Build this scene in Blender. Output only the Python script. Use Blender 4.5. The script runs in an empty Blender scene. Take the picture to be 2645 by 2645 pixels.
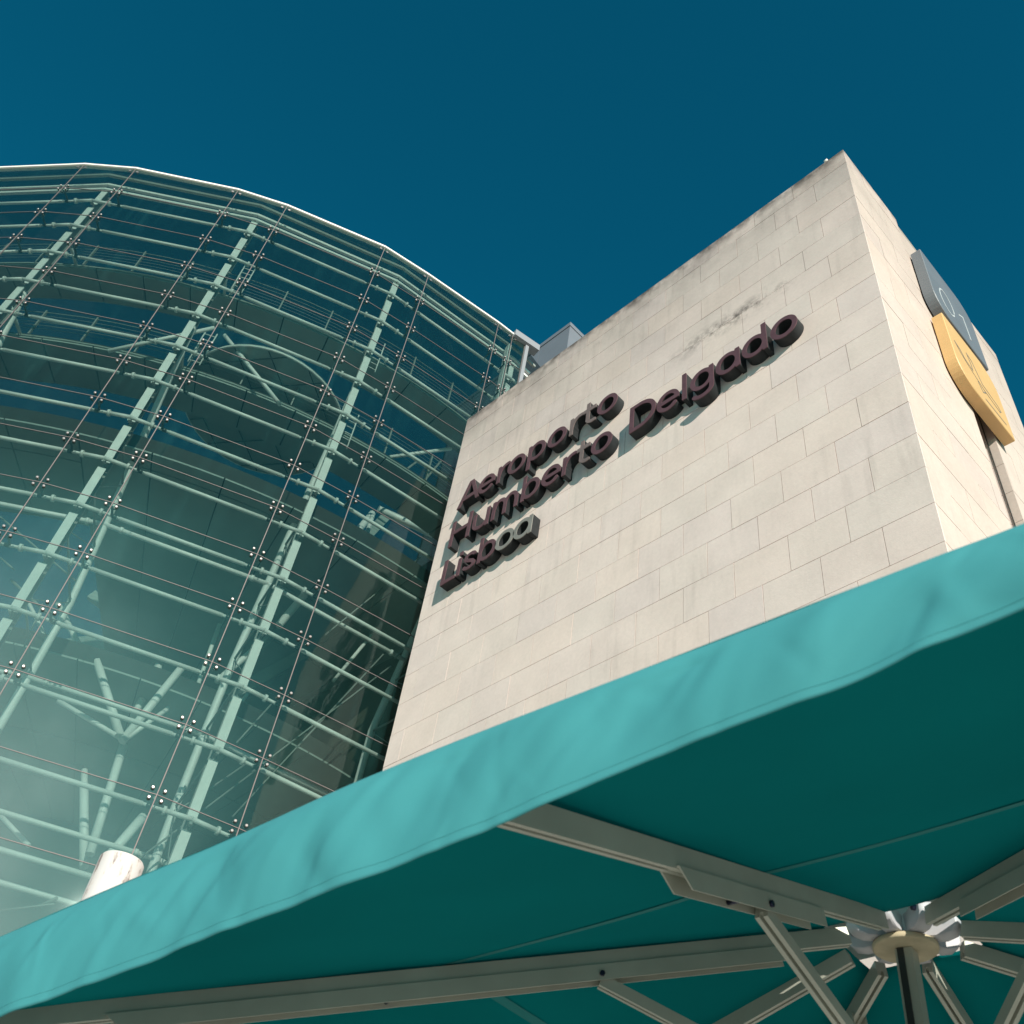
import bpy, bmesh, math, random
import numpy as np
from mathutils import Vector, Matrix
random.seed(7)
S = bpy.context.scene
COL = S.collection
PI = math.pi

# ------------------------------------------------------------------ camera
cam_data = bpy.data.cameras.new('camera')
cam = bpy.data.objects.new('camera', cam_data)
COL.objects.link(cam)
CR = [[0.71140066, 0.69254016, 0.11957098],
      [-0.44583425, 0.57623946, -0.68496709],
      [-0.54326874, 0.4339772, 0.71869525]]
m3 = Matrix(((CR[0][0], -CR[1][0], -CR[2][0]),
             (CR[0][1], -CR[1][1], -CR[2][1]),
             (CR[0][2], -CR[1][2], -CR[2][2])))
cam.matrix_world = Matrix.Translation((0, 0, 1.6)) @ m3.to_4x4()
cam_data.sensor_width = 36
cam_data.lens = 36 * 2650 / 2645
cam_data.clip_start = 0.05
cam_data.clip_end = 5000
S.camera = cam
cam_data.dof.use_dof = True
cam_data.dof.focus_distance = 28
cam_data.dof.aperture_fstop = 11

# ------------------------------------------------------------------ sky, sun, exposure
SUN = Vector((.472, -.235, .193)).normalized()
EL = math.asin(SUN.z)
AZ = math.atan2(SUN.x, SUN.y)
world = bpy.data.worlds.new('World')
S.world = world
world.use_nodes = True
nt = world.node_tree
nt.nodes.clear()
sky = nt.nodes.new('ShaderNodeTexSky')
sky.sky_type = 'NISHITA'
sky.sun_disc = False
sky.sun_elevation = EL
sky.sun_rotation = AZ
sky.air_density = 1.0
sky.dust_density = 0.3
sky.ozone_density = 2.0
tint = nt.nodes.new('ShaderNodeVectorMath')
tint.operation = 'MULTIPLY'
tint.inputs[1].default_value = (0.025, 0.83, 0.86)
bg = nt.nodes.new('ShaderNodeBackground')
bg.inputs['Strength'].default_value = 0.08
wo = nt.nodes.new('ShaderNodeOutputWorld')
nt.links.new(sky.outputs[0], tint.inputs[0])
nt.links.new(tint.outputs[0], bg.inputs['Color'])
nt.links.new(bg.outputs[0], wo.inputs[0])
sd = bpy.data.lights.new('sun', 'SUN')
sd.energy = 4.6
sd.angle = math.radians(0.5)
sd.color = (1.0, 0.93, 0.82)
sun = bpy.data.objects.new('sun', sd)
COL.objects.link(sun)
sun.rotation_euler = SUN.to_track_quat('Z', 'Y').to_euler()
S.view_settings.view_transform = 'Standard'
S.view_settings.look = 'None'
S.view_settings.gamma = 1
S.view_settings.exposure = 0.5
S.view_settings.use_curve_mapping = False
S.cycles.transparent_max_bounces = 32
S.cycles.max_bounces = 8

# ------------------------------------------------------------------ helpers
class MB:
    def __init__(s):
        s.v = []; s.f = []; s.m = []; s.sm = []
    def add(s, vs, fs, mi=0, smooth=False):
        n = len(s.v)
        s.v += [tuple(p) for p in vs]
        for f in fs:
            s.f.append([n + i for i in f]); s.m.append(mi); s.sm.append(smooth)
    def box(s, c, e1, e2, e3, mi=0):
        c = Vector(c); e1 = Vector(e1); e2 = Vector(e2); e3 = Vector(e3)
        vs = [c + e1*a + e2*b + e3*d for d in (-1, 1) for b in (-1, 1) for a in (-1, 1)]
        fs = [(0, 2, 3, 1), (4, 5, 7, 6), (0, 1, 5, 4), (2, 6, 7, 3), (0, 4, 6, 2), (1, 3, 7, 5)]
        if e1.cross(e2).dot(e3) < 0: fs = [f[::-1] for f in fs]
        s.add(vs, fs, mi)
    def abox(s, x0, x1, y0, y1, z0, z1, mi=0):
        s.box(((x0+x1)/2, (y0+y1)/2, (z0+z1)/2), ((x1-x0)/2, 0, 0), (0, (y1-y0)/2, 0), (0, 0, (z1-z0)/2), mi)
    def tube(s, pts, r, n=8, mi=0, cap=True):
        pts = [Vector(p) for p in pts]
        rs = r if isinstance(r, (list, tuple)) else [r]*len(pts)
        base = len(s.v)
        prev = None
        for i, p in enumerate(pts):
            if i == 0: d = pts[1]-p
            elif i == len(pts)-1: d = p-pts[i-1]
            else: d = (pts[i+1]-p).normalized() + (p-pts[i-1]).normalized()
            d.normalize()
            if prev is None:
                u = d.cross(Vector((0, 0, 1)))
                if u.length < .1: u = d.cross(Vector((1, 0, 0)))
            else: u = prev - d*prev.dot(d)
            u.normalize(); prev = u; w = d.cross(u)
            for k in range(n):
                a = 2*PI*k/n
                s.v.append(tuple(p + (u*math.cos(a) + w*math.sin(a))*rs[i]))
        for i in range(len(pts)-1):
            for k in range(n):
                a = base+i*n+k; b = base+i*n+(k+1) % n
                s.f.append([a, b, b+n, a+n][::-1]); s.m.append(mi); s.sm.append(True)
        if cap:
            s.f.append([base+k for k in range(n)]); s.m.append(mi); s.sm.append(False)
            s.f.append([base+(len(pts)-1)*n+k for k in range(n)][::-1]); s.m.append(mi); s.sm.append(False)
    def extrude(s, prof, a, b, u, w, mi=0):
        """prof: list of (pu, pw) extruded from a to b"""
        a = Vector(a); b = Vector(b); u = Vector(u); w = Vector(w); n = len(prof)
        vs = [a + u*p + w*q for p, q in prof] + [b + u*p + w*q for p, q in prof]
        fs = [(i, (i+1) % n, n+(i+1) % n, n+i) for i in range(n)]
        fs += [tuple(range(n))[::-1], tuple(range(n, 2*n))]
        s.add(vs, fs, mi)
    def mesh(s, name, mats):
        me = bpy.data.meshes.new(name)
        me.from_pydata(s.v, [], s.f)
        for m in (mats if isinstance(mats, (list, tuple)) else [mats]): me.materials.append(m)
        for p, mi, sm in zip(me.polygons, s.m, s.sm):
            p.material_index = mi; p.use_smooth = sm
        me.update()
        return me
    def obj(s, name, mats, parent=None, loc=None):
        return link(name, s.mesh(name, mats), parent, loc)

def link(name, me, parent=None, loc=None, rotz=None):
    o = bpy.data.objects.new(name, me)
    COL.objects.link(o)
    if parent: o.parent = parent
    if loc is not None: o.location = loc
    if rotz is not None: o.rotation_euler.z = rotz
    return o

def thing(name, label, cat, loc=(0, 0, 0), group=None):
    o = link(name, None, None, loc)
    return tag(o, label, cat, group)

def tag(o, label, cat, group=None):
    o['label'] = label; o['category'] = cat
    if group: o['group'] = group
    return o

# ---- materials
def mat(name, col, rough=.6, metal=0, spec=.5, var=0.0, scale=4.0, bump=0.0, bscale=60.0, transl=0.0):
    m = bpy.data.materials.new(name); m.use_nodes = True
    N = m.node_tree; L = N.links
    b = N.nodes['Principled BSDF']
    b.inputs['Roughness'].default_value = rough
    b.inputs['Metallic'].default_value = metal
    b.inputs['Specular IOR Level'].default_value = spec
    c = (*col, 1)
    b.inputs['Base Color'].default_value = c
    geo = N.nodes.new('ShaderNodeNewGeometry')
    if var:
        no = N.nodes.new('ShaderNodeTexNoise'); no.inputs['Scale'].default_value = scale
        no.inputs['Detail'].default_value = 6
        L.new(geo.outputs['Position'], no.inputs['Vector'])
        mr = N.nodes.new('ShaderNodeMapRange')
        mr.inputs['From Min'].default_value = .3; mr.inputs['From Max'].default_value = .7
        mr.inputs['To Min'].default_value = 1-var; mr.inputs['To Max'].default_value = 1+var
        L.new(no.outputs['Fac'], mr.inputs['Value'])
        vm = N.nodes.new('ShaderNodeVectorMath'); vm.operation = 'SCALE'
        vm.inputs[0].default_value = col
        L.new(mr.outputs[0], vm.inputs['Scale'])
        L.new(vm.outputs[0], b.inputs['Base Color'])
    if bump:
        nb = N.nodes.new('ShaderNodeTexNoise'); nb.inputs['Scale'].default_value = bscale
        nb.inputs['Detail'].default_value = 5
        L.new(geo.outputs['Position'], nb.inputs['Vector'])
        bp = N.nodes.new('ShaderNodeBump'); bp.inputs['Strength'].default_value = bump
        bp.inputs['Distance'].default_value = .01
        L.new(nb.outputs['Fac'], bp.inputs['Height'])
        L.new(bp.outputs[0], b.inputs['Normal'])
    if transl:
        tr = N.nodes.new('ShaderNodeBsdfTranslucent')
        tr.inputs['Color'].default_value = c
        mx = N.nodes.new('ShaderNodeMixShader'); mx.inputs[0].default_value = transl
        out = N.nodes['Material Output']
        L.new(b.outputs[0], mx.inputs[1]); L.new(tr.outputs[0], mx.inputs[2])
        L.new(mx.outputs[0], out.inputs[0])
    return m

def stone_mat(name, base, stain=1.0, top=23.62):
    m = bpy.data.materials.new(name); m.use_nodes = True
    N = m.node_tree; L = N.links; nd = N.nodes
    b = nd['Principled BSDF']; b.inputs['Roughness'].default_value = .8
    b.inputs['Specular IOR Level'].default_value = .25
    geo = nd.new('ShaderNodeNewGeometry'); info = nd.new('ShaderNodeObjectInfo')
    sep = nd.new('ShaderNodeSeparateXYZ'); L.new(geo.outputs['Position'], sep.inputs[0])
    def noise(scale, detail=6, vec=None, rough=.55):
        n = nd.new('ShaderNodeTexNoise'); n.inputs['Scale'].default_value = scale
        n.inputs['Detail'].default_value = detail; n.inputs['Roughness'].default_value = rough
        L.new(vec or geo.outputs['Position'], n.inputs['Vector']); return n.outputs['Fac']
    def mr(v, a, c, d, e):
        x = nd.new('ShaderNodeMapRange'); x.inputs['From Min'].default_value = a
        x.inputs['From Max'].default_value = c; x.inputs['To Min'].default_value = d
        x.inputs['To Max'].default_value = e; L.new(v, x.inputs['Value']); return x.outputs[0]
    def mth(op, a, c):
        x = nd.new('ShaderNodeMath'); x.operation = op
        for i, v in enumerate((a, c)):
            if isinstance(v, (int, float)): x.inputs[i].default_value = v
            else: L.new(v, x.inputs[i])
        return x.outputs[0]
    # per stone shade: some greenish grey, some pinkish, some warm
    ramp = nd.new('ShaderNodeValToRGB')
    cr = ramp.color_ramp; cr.interpolation = 'LINEAR'
    cols = [(0, (.97, .965, .965)), (.25, (1.0, .99, .975)), (.5, (1.02, 1.0, .965)), (.75, (.98, .99, .97)), (1, (1.03, 1.005, .985))]
    while len(cr.elements) < 5: cr.elements.new(.5)
    for e, (p, c) in zip(cr.elements, cols):
        e.position = p; e.color = (*[base[i]*c[i] for i in range(3)], 1)
    L.new(info.outputs['Random'], ramp.inputs[0])
    # clouding and grain
    cl = mr(noise(1.1), .3, .7, .93, 1.06)
    gr = mr(noise(14, 8), .3, .7, .96, 1.04)
    # vertical streaks
    vm = nd.new('ShaderNodeVectorMath'); vm.operation = 'MULTIPLY'
    vm.inputs[1].default_value = (3.2, 3.2, .35); L.new(geo.outputs['Position'], vm.inputs[0])
    st = mr(noise(1.6, 5, vm.outputs[0]), .52, .72, 0, 1)
    stz = mr(noise(.35, 3), .42, .6, 0, 1)
    streak = mth('SUBTRACT', 1.0, mth('MULTIPLY', mth('MULTIPLY', st, stz), .14*stain))
    # weathering under the top edge
    tz = mr(sep.outputs['Z'], top-1.7, top, 0, 1)
    tz2 = mth('POWER', tz, 1.6)
    tn = mr(noise(.75, 7, None, .65), .40, .62, 0, 1)
    topd = mth('SUBTRACT', 1.0, mth('MULTIPLY', mth('MULTIPLY', tz2, tn), .62*stain))
    edge = mr(sep.outputs['Z'], top-.32, top-.04, 0, 1)
    en = mr(noise(3.0, 6), .38, .6, 0, 1)
    edged = mth('SUBTRACT', 1.0, mth('MULTIPLY', mth('MULTIPLY', edge, en), .55*stain))
    # lichen blotches
    sp = mr(noise(2.3, 9, None, .7), .64, .74, 0, 1)
    zm = mr(sep.outputs['Z'], 17.5, 22, .25, 1)
    sd_ = mth('SUBTRACT', 1.0, mth('MULTIPLY', mth('MULTIPLY', sp, zm), .35*stain))
    up = mr(sep.outputs['Z'], top-6, top-.8, 0, 1)
    upd = mth('SUBTRACT', 1.0, mth('MULTIPLY', mth('MULTIPLY', up, mr(noise(.5, 5),   .3, .65, .45, 1)), .32*stain))
    tot = mth('MULTIPLY', cl, upd)
    for q in (gr, streak, topd, edged, sd_): tot = mth('MULTIPLY', tot, q)
    if stain > .9:
        # dark run along one course above the lettering
        band = mr(mth('ABSOLUTE', mth('SUBTRACT', sep.outputs['Z'], 20.02), 0.0), 0, .42, 1, 0)
        bx = mth('MULTIPLY', mr(sep.outputs['X'], -8.3, -7.2, 0, 1), mr(sep.outputs['X'], -4.9, -5.6, 0, 1))
        bn = mr(noise(2.6, 8, None, .7), .46, .62, 0, 1)
        run = mth('SUBTRACT', 1.0, mth('MULTIPLY', mth('MULTIPLY', mth('MULTIPLY', band, bx), bn), .8))
        tot = mth('MULTIPLY', tot, run)
    sc = nd.new('ShaderNodeVectorMath'); sc.operation = 'SCALE'
    L.new(ramp.outputs[0], sc.inputs[0]); L.new(tot, sc.inputs['Scale'])
    L.new(sc.outputs[0], b.inputs['Base Color'])
    bp = nd.new('ShaderNodeBump'); bp.inputs['Strength'].default_value = .25; bp.inputs['Distance'].default_value = .01
    L.new(noise(30, 8), bp.inputs['Height']); L.new(bp.outputs[0], b.inputs['Normal'])
    return m

def glass_mat(name, tintc, dust_haze=.05, refl=1.0):
    m = bpy.data.materials.new(name); m.use_nodes = True
    N = m.node_tree; L = N.links; nd = N.nodes; nd.remove(nd['Principled BSDF'])
    out = nd['Material Output']
    geo = nd.new('ShaderNodeNewGeometry')
    tr = nd.new('ShaderNodeBsdfTransparent'); tr.inputs[0].default_value = (*tintc, 1)
    gl = nd.new('ShaderNodeBsdfGlossy'); gl.inputs['Roughness'].default_value = .02
    gl.inputs[0].default_value = (.85, 1, .97, 1)
    fr = nd.new('ShaderNodeFresnel'); im = nd.new('ShaderNodeMapRange'); im.inputs['To Min'].default_value = 1.5; im.inputs['To Max'].default_value = 1/1.5
    L.new(geo.outputs['Backfacing'], im.inputs['Value']); L.new(im.outputs[0], fr.inputs['IOR'])

    fm = nd.new('ShaderNodeMath'); fm.operation = 'MULTIPLY'; fm.inputs[1].default_value = refl
    L.new(fr.outputs[0], fm.inputs[0])
    m1 = nd.new('ShaderNodeMixShader')
    L.new(fm.outputs[0], m1.inputs[0]); L.new(tr.outputs[0], m1.inputs[1]); L.new(gl.outputs[0], m1.inputs[2])
    df = nd.new('ShaderNodeBsdfDiffuse'); df.inputs[0].default_value = (.47, .62, .60, 1)
    vm = nd.new('ShaderNodeVectorMath'); vm.operation = 'MULTIPLY'; vm.inputs[1].default_value = (2.2, 2.2, .16)
    L.new(geo.outputs['Position'], vm.inputs[0])
    n1 = nd.new('ShaderNodeTexNoise'); n1.inputs['Scale'].default_value = 1.5; n1.inputs['Detail'].default_value = 7
    n1.inputs['Roughness'].default_value = .65
    L.new(vm.outputs[0], n1.inputs['Vector'])
    n2 = nd.new('ShaderNodeTexNoise'); n2.inputs['Scale'].default_value = .45; n2.inputs['Detail'].default_value = 3
    L.new(geo.outputs['Position'], n2.inputs['Vector'])
    def mr(v, a, c, d, e):
        x = nd.new('ShaderNodeMapRange'); x.inputs['From Min'].default_value = a
        x.inputs['From Max'].default_value = c; x.inputs['To Min'].default_value = d
        x.inputs['To Max'].default_value = e; L.new(v, x.inputs['Value']); return x.outputs[0]
    a = mr(n1.outputs['Fac'], .48, .8, 0, 1); c = mr(n2.outputs['Fac'], .42, .65, 0.0, 1)
    mu = nd.new('ShaderNodeMath'); mu.operation = 'MULTIPLY'; L.new(a, mu.inputs[0]); L.new(c, mu.inputs[1])
    ad = nd.new('ShaderNodeMath'); ad.operation = 'MULTIPLY_ADD'; L.new(mu.outputs[0], ad.inputs[0])
    ad.inputs[1].default_value = dust_haze*2.6; ad.inputs[2].default_value = dust_haze
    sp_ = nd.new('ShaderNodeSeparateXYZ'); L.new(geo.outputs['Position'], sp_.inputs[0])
    lz = mr(sp_.outputs['Z'], 18.0, 7.5, 0, 1); ly = mr(sp_.outputs['Y'], 9.5, 3.5, 0, 1)  # milky haze painted into the panes, denser low down and towards small y
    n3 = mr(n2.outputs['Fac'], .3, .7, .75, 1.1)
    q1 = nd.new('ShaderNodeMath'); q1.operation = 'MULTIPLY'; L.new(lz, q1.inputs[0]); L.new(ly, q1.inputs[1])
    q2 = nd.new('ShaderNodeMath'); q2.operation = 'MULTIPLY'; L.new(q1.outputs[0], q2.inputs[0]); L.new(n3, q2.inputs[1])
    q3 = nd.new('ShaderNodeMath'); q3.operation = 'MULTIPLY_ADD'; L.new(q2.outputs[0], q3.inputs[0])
    q3.inputs[1].default_value = dust_haze*20.0; L.new(ad.outputs[0], q3.inputs[2])
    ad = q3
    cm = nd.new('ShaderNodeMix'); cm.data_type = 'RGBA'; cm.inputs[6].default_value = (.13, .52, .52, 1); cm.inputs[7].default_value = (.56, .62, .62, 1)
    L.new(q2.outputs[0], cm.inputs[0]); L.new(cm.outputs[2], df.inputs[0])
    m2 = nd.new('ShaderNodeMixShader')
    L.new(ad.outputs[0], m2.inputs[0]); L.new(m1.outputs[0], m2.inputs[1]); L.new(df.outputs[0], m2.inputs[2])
    L.new(m2.outputs[0], out.inputs[0])
    return m

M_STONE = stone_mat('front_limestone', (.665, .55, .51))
M_STONE_R = stone_mat('side_limestone_dimmed', (.555, .455, .41), .6)  # same limestone, base colour darkened to tame the sun on this face
M_GROUT = mat('grout', (.30, .26, .22), .9)
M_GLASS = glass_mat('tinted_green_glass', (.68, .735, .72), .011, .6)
M_ROOFGL = glass_mat('roof_glass', (.55, .60, .60), .0002, .5)
M_STEEL = mat('pale_green_painted_steel', (.86, .86, .82), .45, 0, .5, .05, 3)
M_STEEL_D = mat('grey_green_steel', (.28, .30, .28), .5, 0, .5, .06, 3)
M_SLAB = mat('walkway_soffit_panel', (.33, .38, .35), .6, 0, .3, .06, 1.5)
M_DARKJ = mat('dark_joint', (.03, .035, .03), .8)
M_JOINT = mat('pinkish_silicone', (.155, .12, .12), .6)
M_BOLT = mat('polished_bolt_steel', (.40, .35, .34), .42, 1.0)
M_DARKM = mat('dark_clamp_metal', (.10, .12, .11), .4, .8)
M_WHITE = mat('white_coping_metal', (.82, .78, .72), .4)
M_ENDW = mat('light_grey_end_metal', (.27, .27, .29), .4)
M_GREYP = mat('grey_roof_panel', (.20, .21, .24), .5, .2, .5, .04, 1)
M_LET = mat('letter_side_metal', (.026, .028, .030), .5, 0, .15, .15, 8)
M_LETF = mat('maroon_letter_face', (.100, .050, .060), .55, 0, .25, .12, 6)
M_LETG = mat('faded_grey_letter_face', (.20, .19, .175), .6, 0, .4, .1, 6)
M_LETT = mat('faded_taupe_letter_face', (.155, .115, .11), .6, 0, .4, .1, 6)
M_SG = mat('grey_sign_enamel', (.15, .165, .185), .4, 0, .5, .06, 2)
M_SY = mat('yellow_sign_enamel', (.62, .385, .16), .45, 0, .5, .05, 2)
M_SW = mat('white_sign_print', (.45, .47, .48), .5)
M_SD = mat('dark_sign_print', (.22, .19, .15), .5)
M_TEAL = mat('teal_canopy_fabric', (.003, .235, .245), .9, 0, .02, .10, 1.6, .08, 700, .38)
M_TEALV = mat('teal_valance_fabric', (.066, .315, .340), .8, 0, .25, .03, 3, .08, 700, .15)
M_SEAM = mat('dark_teal_seam', (.003, .17, .17), .85)
M_ALU = mat('parasol_aluminium', (.45, .465, .40), .45, .25, .5, .08, 7)
M_ALUD = mat('dark_pole_rubber', (.025, .03, .03), .5)
M_CAST = mat('white_cast_hub', (.44, .44, .46), .5, 0, .5, .05, 12)
M_DARKWALL = mat('dark_end_wall', (.10, .10, .08), .8, 0, .2, .15, .8)
M_TAN = mat('tan_hub_plate', (.46, .40, .27), .7, 0, .3, .15, 20)
M_SCREW = mat('dark_screw', (.03, .035, .07), .35, .7)
M_PAVE = mat('pale_paving', (.54, .49, .44), .85, 0, .3, .12, .8)
M_PILLAR = None
def pillar_mat():
    m = bpy.data.materials.new('peeling_white_paint'); m.use_nodes = True
    N = m.node_tree; L = N.links; nd = N.nodes; b = nd['Principled BSDF']
    b.inputs['Roughness'].default_value = .75
    geo = nd.new('ShaderNodeNewGeometry')
    vm = nd.new('ShaderNodeVectorMath'); vm.operation = 'MULTIPLY'; vm.inputs[1].default_value = (1, 1, .3)
    L.new(geo.outputs['Position'], vm.inputs[0])
    n = nd.new('ShaderNodeTexNoise'); n.inputs['Scale'].default_value = 6; n.inputs['Detail'].default_value = 10
    n.inputs['Roughness'].default_value = .7; L.new(vm.outputs[0], n.inputs['Vector'])
    r = nd.new('ShaderNodeValToRGB'); r.color_ramp.elements[0].position = .47
    r.color_ramp.elements[0].color = (.54, .50, .49, 1)
    e = r.color_ramp.elements.new(.53); e.color = (.56, .50, .47, 1)
    r.color_ramp.elements[2].position = .62; r.color_ramp.elements[2].color = (.22, .17, .16, 1)
    L.new(n.outputs['Fac'], r.inputs[0]); L.new(r.outputs[0], b.inputs['Base Color'])
    return m
M_PILLAR = pillar_mat()

# ------------------------------------------------------------------ ground
g = MB(); g.abox(-600, 600, -600, 600, -.5, 0)
o = g.obj('ground', M_PAVE); o['kind'] = 'structure'

# ------------------------------------------------------------------ stone tower
TX0, TX1, TY = -15.16, -3.445, 10.0
TOP = 23.62
H = .7545
lines = [23.02 - H*k for k in range(31)]          # z of the bed joints
tower = thing('stone_tower', 'tall beige limestone clad block with dark weathering along its top edge', 'building', ((TX0+TX1)/2, TY, 0))
TL = Vector(tower.location)
def tob(mb, name, mats):
    mb.v = [tuple(Vector(p) - TL) for p in mb.v]
    return mb.obj(name, mats, tower)
T = .04; G = .0045
core = MB()
core.abox(TX0+T, TX1-T, TY+T, 13.2-T, 0, TOP-.05)
core.abox(TX0+T, TX1-.75, 13.2-T, 14.05+T, 0, TOP-.10)
core.abox(TX0+T, TX1-T, 14.05+T+.002, 16.60, 0, TOP-.35)
tob(core, 'wall_core', M_GROUT)
# side wall facing the glass hall
lw = MB(); lw.abox(TX0, TX0+T-.002, TY+T, 16.6, 0, TOP-.3); tob(lw, 'side_wall', M_STONE)
rows = []
zt = TOP
for z in lines:
    if z < 0.2: break
    rows.append((z, zt)); zt = z
rows.append((0.0, zt))
tile_n = 0
stuffF = MB(); stuffR = MB()
def tile(mb_stuff, x0, x1, y0, y1, z0, z1, m, as_part):
    global tile_n
    mb = MB(); mb.abox(x0, x1, y0, y1, z0, z1)
    if as_part:
        cx, cy, cz = (x0+x1)/2, (y0+y1)/2, (z0+z1)/2
        mb.v = [(p[0]-cx, p[1]-cy, p[2]-cz) for p in mb.v]
        mb.obj('stone_tile', m, tower, (cx-TL.x, cy-TL.y, cz-TL.z)); tile_n += 1
    else:
        mb_stuff.add(mb.v, mb.f)
for k, (z0, z1) in enumerate(rows):
    part = z0 > 9.4
    jit = lambda: random.uniform(-.0025, .0025)
    # front face joints
    first = -4.238 if k % 2 == 1 else -4.73
    xs = [TX1]
    x = first
    while x > TX0 + .12:
        xs.append(x); x -= .998
    xs.append(TX0)
    for a, b in zip(xs[:-1], xs[1:]):
        j = jit()
        tile(stuffF, b+(G if b > TX0 else 0), a-(G if a < TX1 else 0), TY+j, TY+T+.001, z0+G, z1-(G if z1 < TOP else 0), M_STONE, part)
    # right face, first block
    ys = [TY+T+.002]
    y = TY + (.715 if k % 2 == 0 else 1.43)
    while y < 13.05:
        ys.append(y); y += 1.43
    ys.append(13.2)
    for a, b in zip(ys[:-1], ys[1:]):
        ztop = z1-(G if z1 < TOP else 0)
        if k == 0 and b > 12.75: ztop = TOP - .45
        j = jit()
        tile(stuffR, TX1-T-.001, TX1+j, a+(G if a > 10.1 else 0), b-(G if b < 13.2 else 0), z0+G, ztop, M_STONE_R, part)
    # slot return and second block
    zz1 = z1-(G if z1 < TOP else .28)
    part2 = part and z0 < 18.5
    tile(stuffR, TX1-.62, TX1-.16, 14.05, 14.05+T, z0+G, zz1, M_STONE, part2 and z0 < 18)
    tile(stuffR, TX1-.146, TX1-.001, 14.052, 14.05+T, z0+G, zz1, M_STONE, False)
    for a, b in ((14.05+T+.002, 15.3), (15.3, 16.6)) if k % 2 else ((14.05+T+.002, 14.7), (14.7, 16.1), (16.1, 16.6)):
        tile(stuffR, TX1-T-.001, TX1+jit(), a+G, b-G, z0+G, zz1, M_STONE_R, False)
for nm, s_, m in (('stone_tile_field', stuffF, M_STONE), ('side_tile_field', stuffR, M_STONE_R)):
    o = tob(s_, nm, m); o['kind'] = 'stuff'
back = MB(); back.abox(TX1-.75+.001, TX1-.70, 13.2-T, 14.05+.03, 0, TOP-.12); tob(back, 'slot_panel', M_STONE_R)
# lamp bracket on top of corner
fx = MB(); fx.tube([(-3.86, 10.03, TOP-.02), (-3.86, 10.03, TOP+.05)], .02); fx.tube([(-3.90, 10.02, TOP+.06), (-3.82, 10.02, TOP+.06)], .04, 10)
o = fx.obj('roof_fitting', M_WHITE); tag(o, 'tiny white fitting perched on the top edge of the stone block near its corner', 'light fitting')
cb = MB(); cb.tube([(TX1-.153, 14.035, z) for z in (0, 6, 12, 17.6, 20)], .009, 6)
tag(cb.obj('cable', M_DARKJ), 'thin dark cable running down the slot below the yellow sign', 'cable')

# ------------------------------------------------------------------ lettering
HS = .048
def arc(cx, cy, rx, ry, a0, a1, n=28):
    return [(cx+rx*math.cos(math.radians(a0+(a1-a0)*i/n)), cy+ry*math.sin(math.radians(a0+(a1-a0)*i/n))) for i in range(n+1)]
X_, A_ = .585, .83
bow = lambda cx, w=.55: arc(cx, X_/2, w/2-HS, X_/2-HS+.012, 0, 360, 40)
BW = .55
GLY = {}
def seg(a, b): return ('l', a, b)
# each glyph: (width, [primitives]); 'p' polyline, 'b' box (x0,x1,y0,y1), 'q' convex stroke with flat ends
GLY['o'] = (.57, [('p', bow(.285, .57))])
GLY['e'] = (.56, [('p', arc(.28, X_/2, .28-HS, X_/2-HS+.012, 0, 318, 36)), ('b', .07, .55, X_/2-.055, X_/2+.055)])
GLY['r'] = (.35, [('b', 0, 2*HS, 0, X_), ('p', arc(.30, X_/2-.02, .24, X_/2-HS+.03, 178, 80, 14))])
GLY['p'] = (.55, [('b', 0, 2*HS, -.25, X_), ('p', bow(.275))])
GLY['b'] = (.55, [('b', 0, 2*HS, 0, A_), ('p', bow(.275))])
GLY['d'] = (.55, [('b', .55-2*HS, .55, 0, A_), ('p', bow(.275))])
GLY['a'] = (.55, [('b', .55-2*HS, .55, 0, X_), ('p', bow(.275))])
GLY['g'] = (.55, [('b', .55-2*HS, .55, -.06, X_), ('p', bow(.275)), ('p', arc(.275, -.06, .275-HS, .18, 0, -145, 20))])
GLY['t'] = (.39, [('b', .09, .09+2*HS, .13, .78), ('b', 0, .37, X_-.115, X_), ('p', arc(.30, .2, .30-.09-HS, .2-HS, 180, 285, 14))])
GLY['l'] = (.126, [('b', 0, 2*HS, 0, A_)])
GLY['i'] = (.126, [('b', 0, 2*HS, 0, X_), ('b', 0, 2*HS, .68, .80)])
GLY['u'] = (.54, [('p', [(HS, X_+.2), (HS, .25)]+arc(.27, .25, .27-HS, .25-HS, 180, 360, 20)+[(.54-HS, X_+.2)]), ('b', .54-2*HS, .54, 0, X_), ('cuttop', X_)])
GLY['m'] = (.82, [('b', 0, 2*HS, 0, X_), ('p', [(.41, -.2), (.41, .34)]+arc(.41-.1735, .34, .1735, X_-HS-.34+.006, 0, 180, 18)),
                  ('p', [(.82-HS, -.2), (.82-HS, .34)]+arc(.41+.1735, .34, .1735, X_-HS-.34+.006, 0, 180, 18)), ('cutbot', 0)])
GLY['s'] = (.43, [('p', arc(.215, .43, .145, .10, 25, 200, 14)+[(.12, .34), (.215, .295), (.31, .245)]+arc(.215, .155, .15, .10, 20, -158, 14))])
GLY['A'] = (.78, [('p', [(.02, -.12), (.39, .90)]), ('p', [(.76, -.12), (.39, .90)]), ('b', .17, .61, .19, .31), ('cutbot', 0), ('cuttop', .84)])
GLY['H'] = (.68, [('b', 0, .10, 0, .84), ('b', .58, .68, 0, .84), ('b', .05, .63, .38, .48)])
GLY['L'] = (.46, [('b', 0, .105, 0, .82), ('b', 0, .46, 0, .10)])
GLY['D'] = (.68, [('b', 0, .10, 0, .84), ('p', [(.02, .84-HS), (.24, .84-HS)]+arc(.25, .42, .43-HS, .42-HS, 90, -90, 26)+[(.02, HS)]), ('cutleft', 0)])
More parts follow.
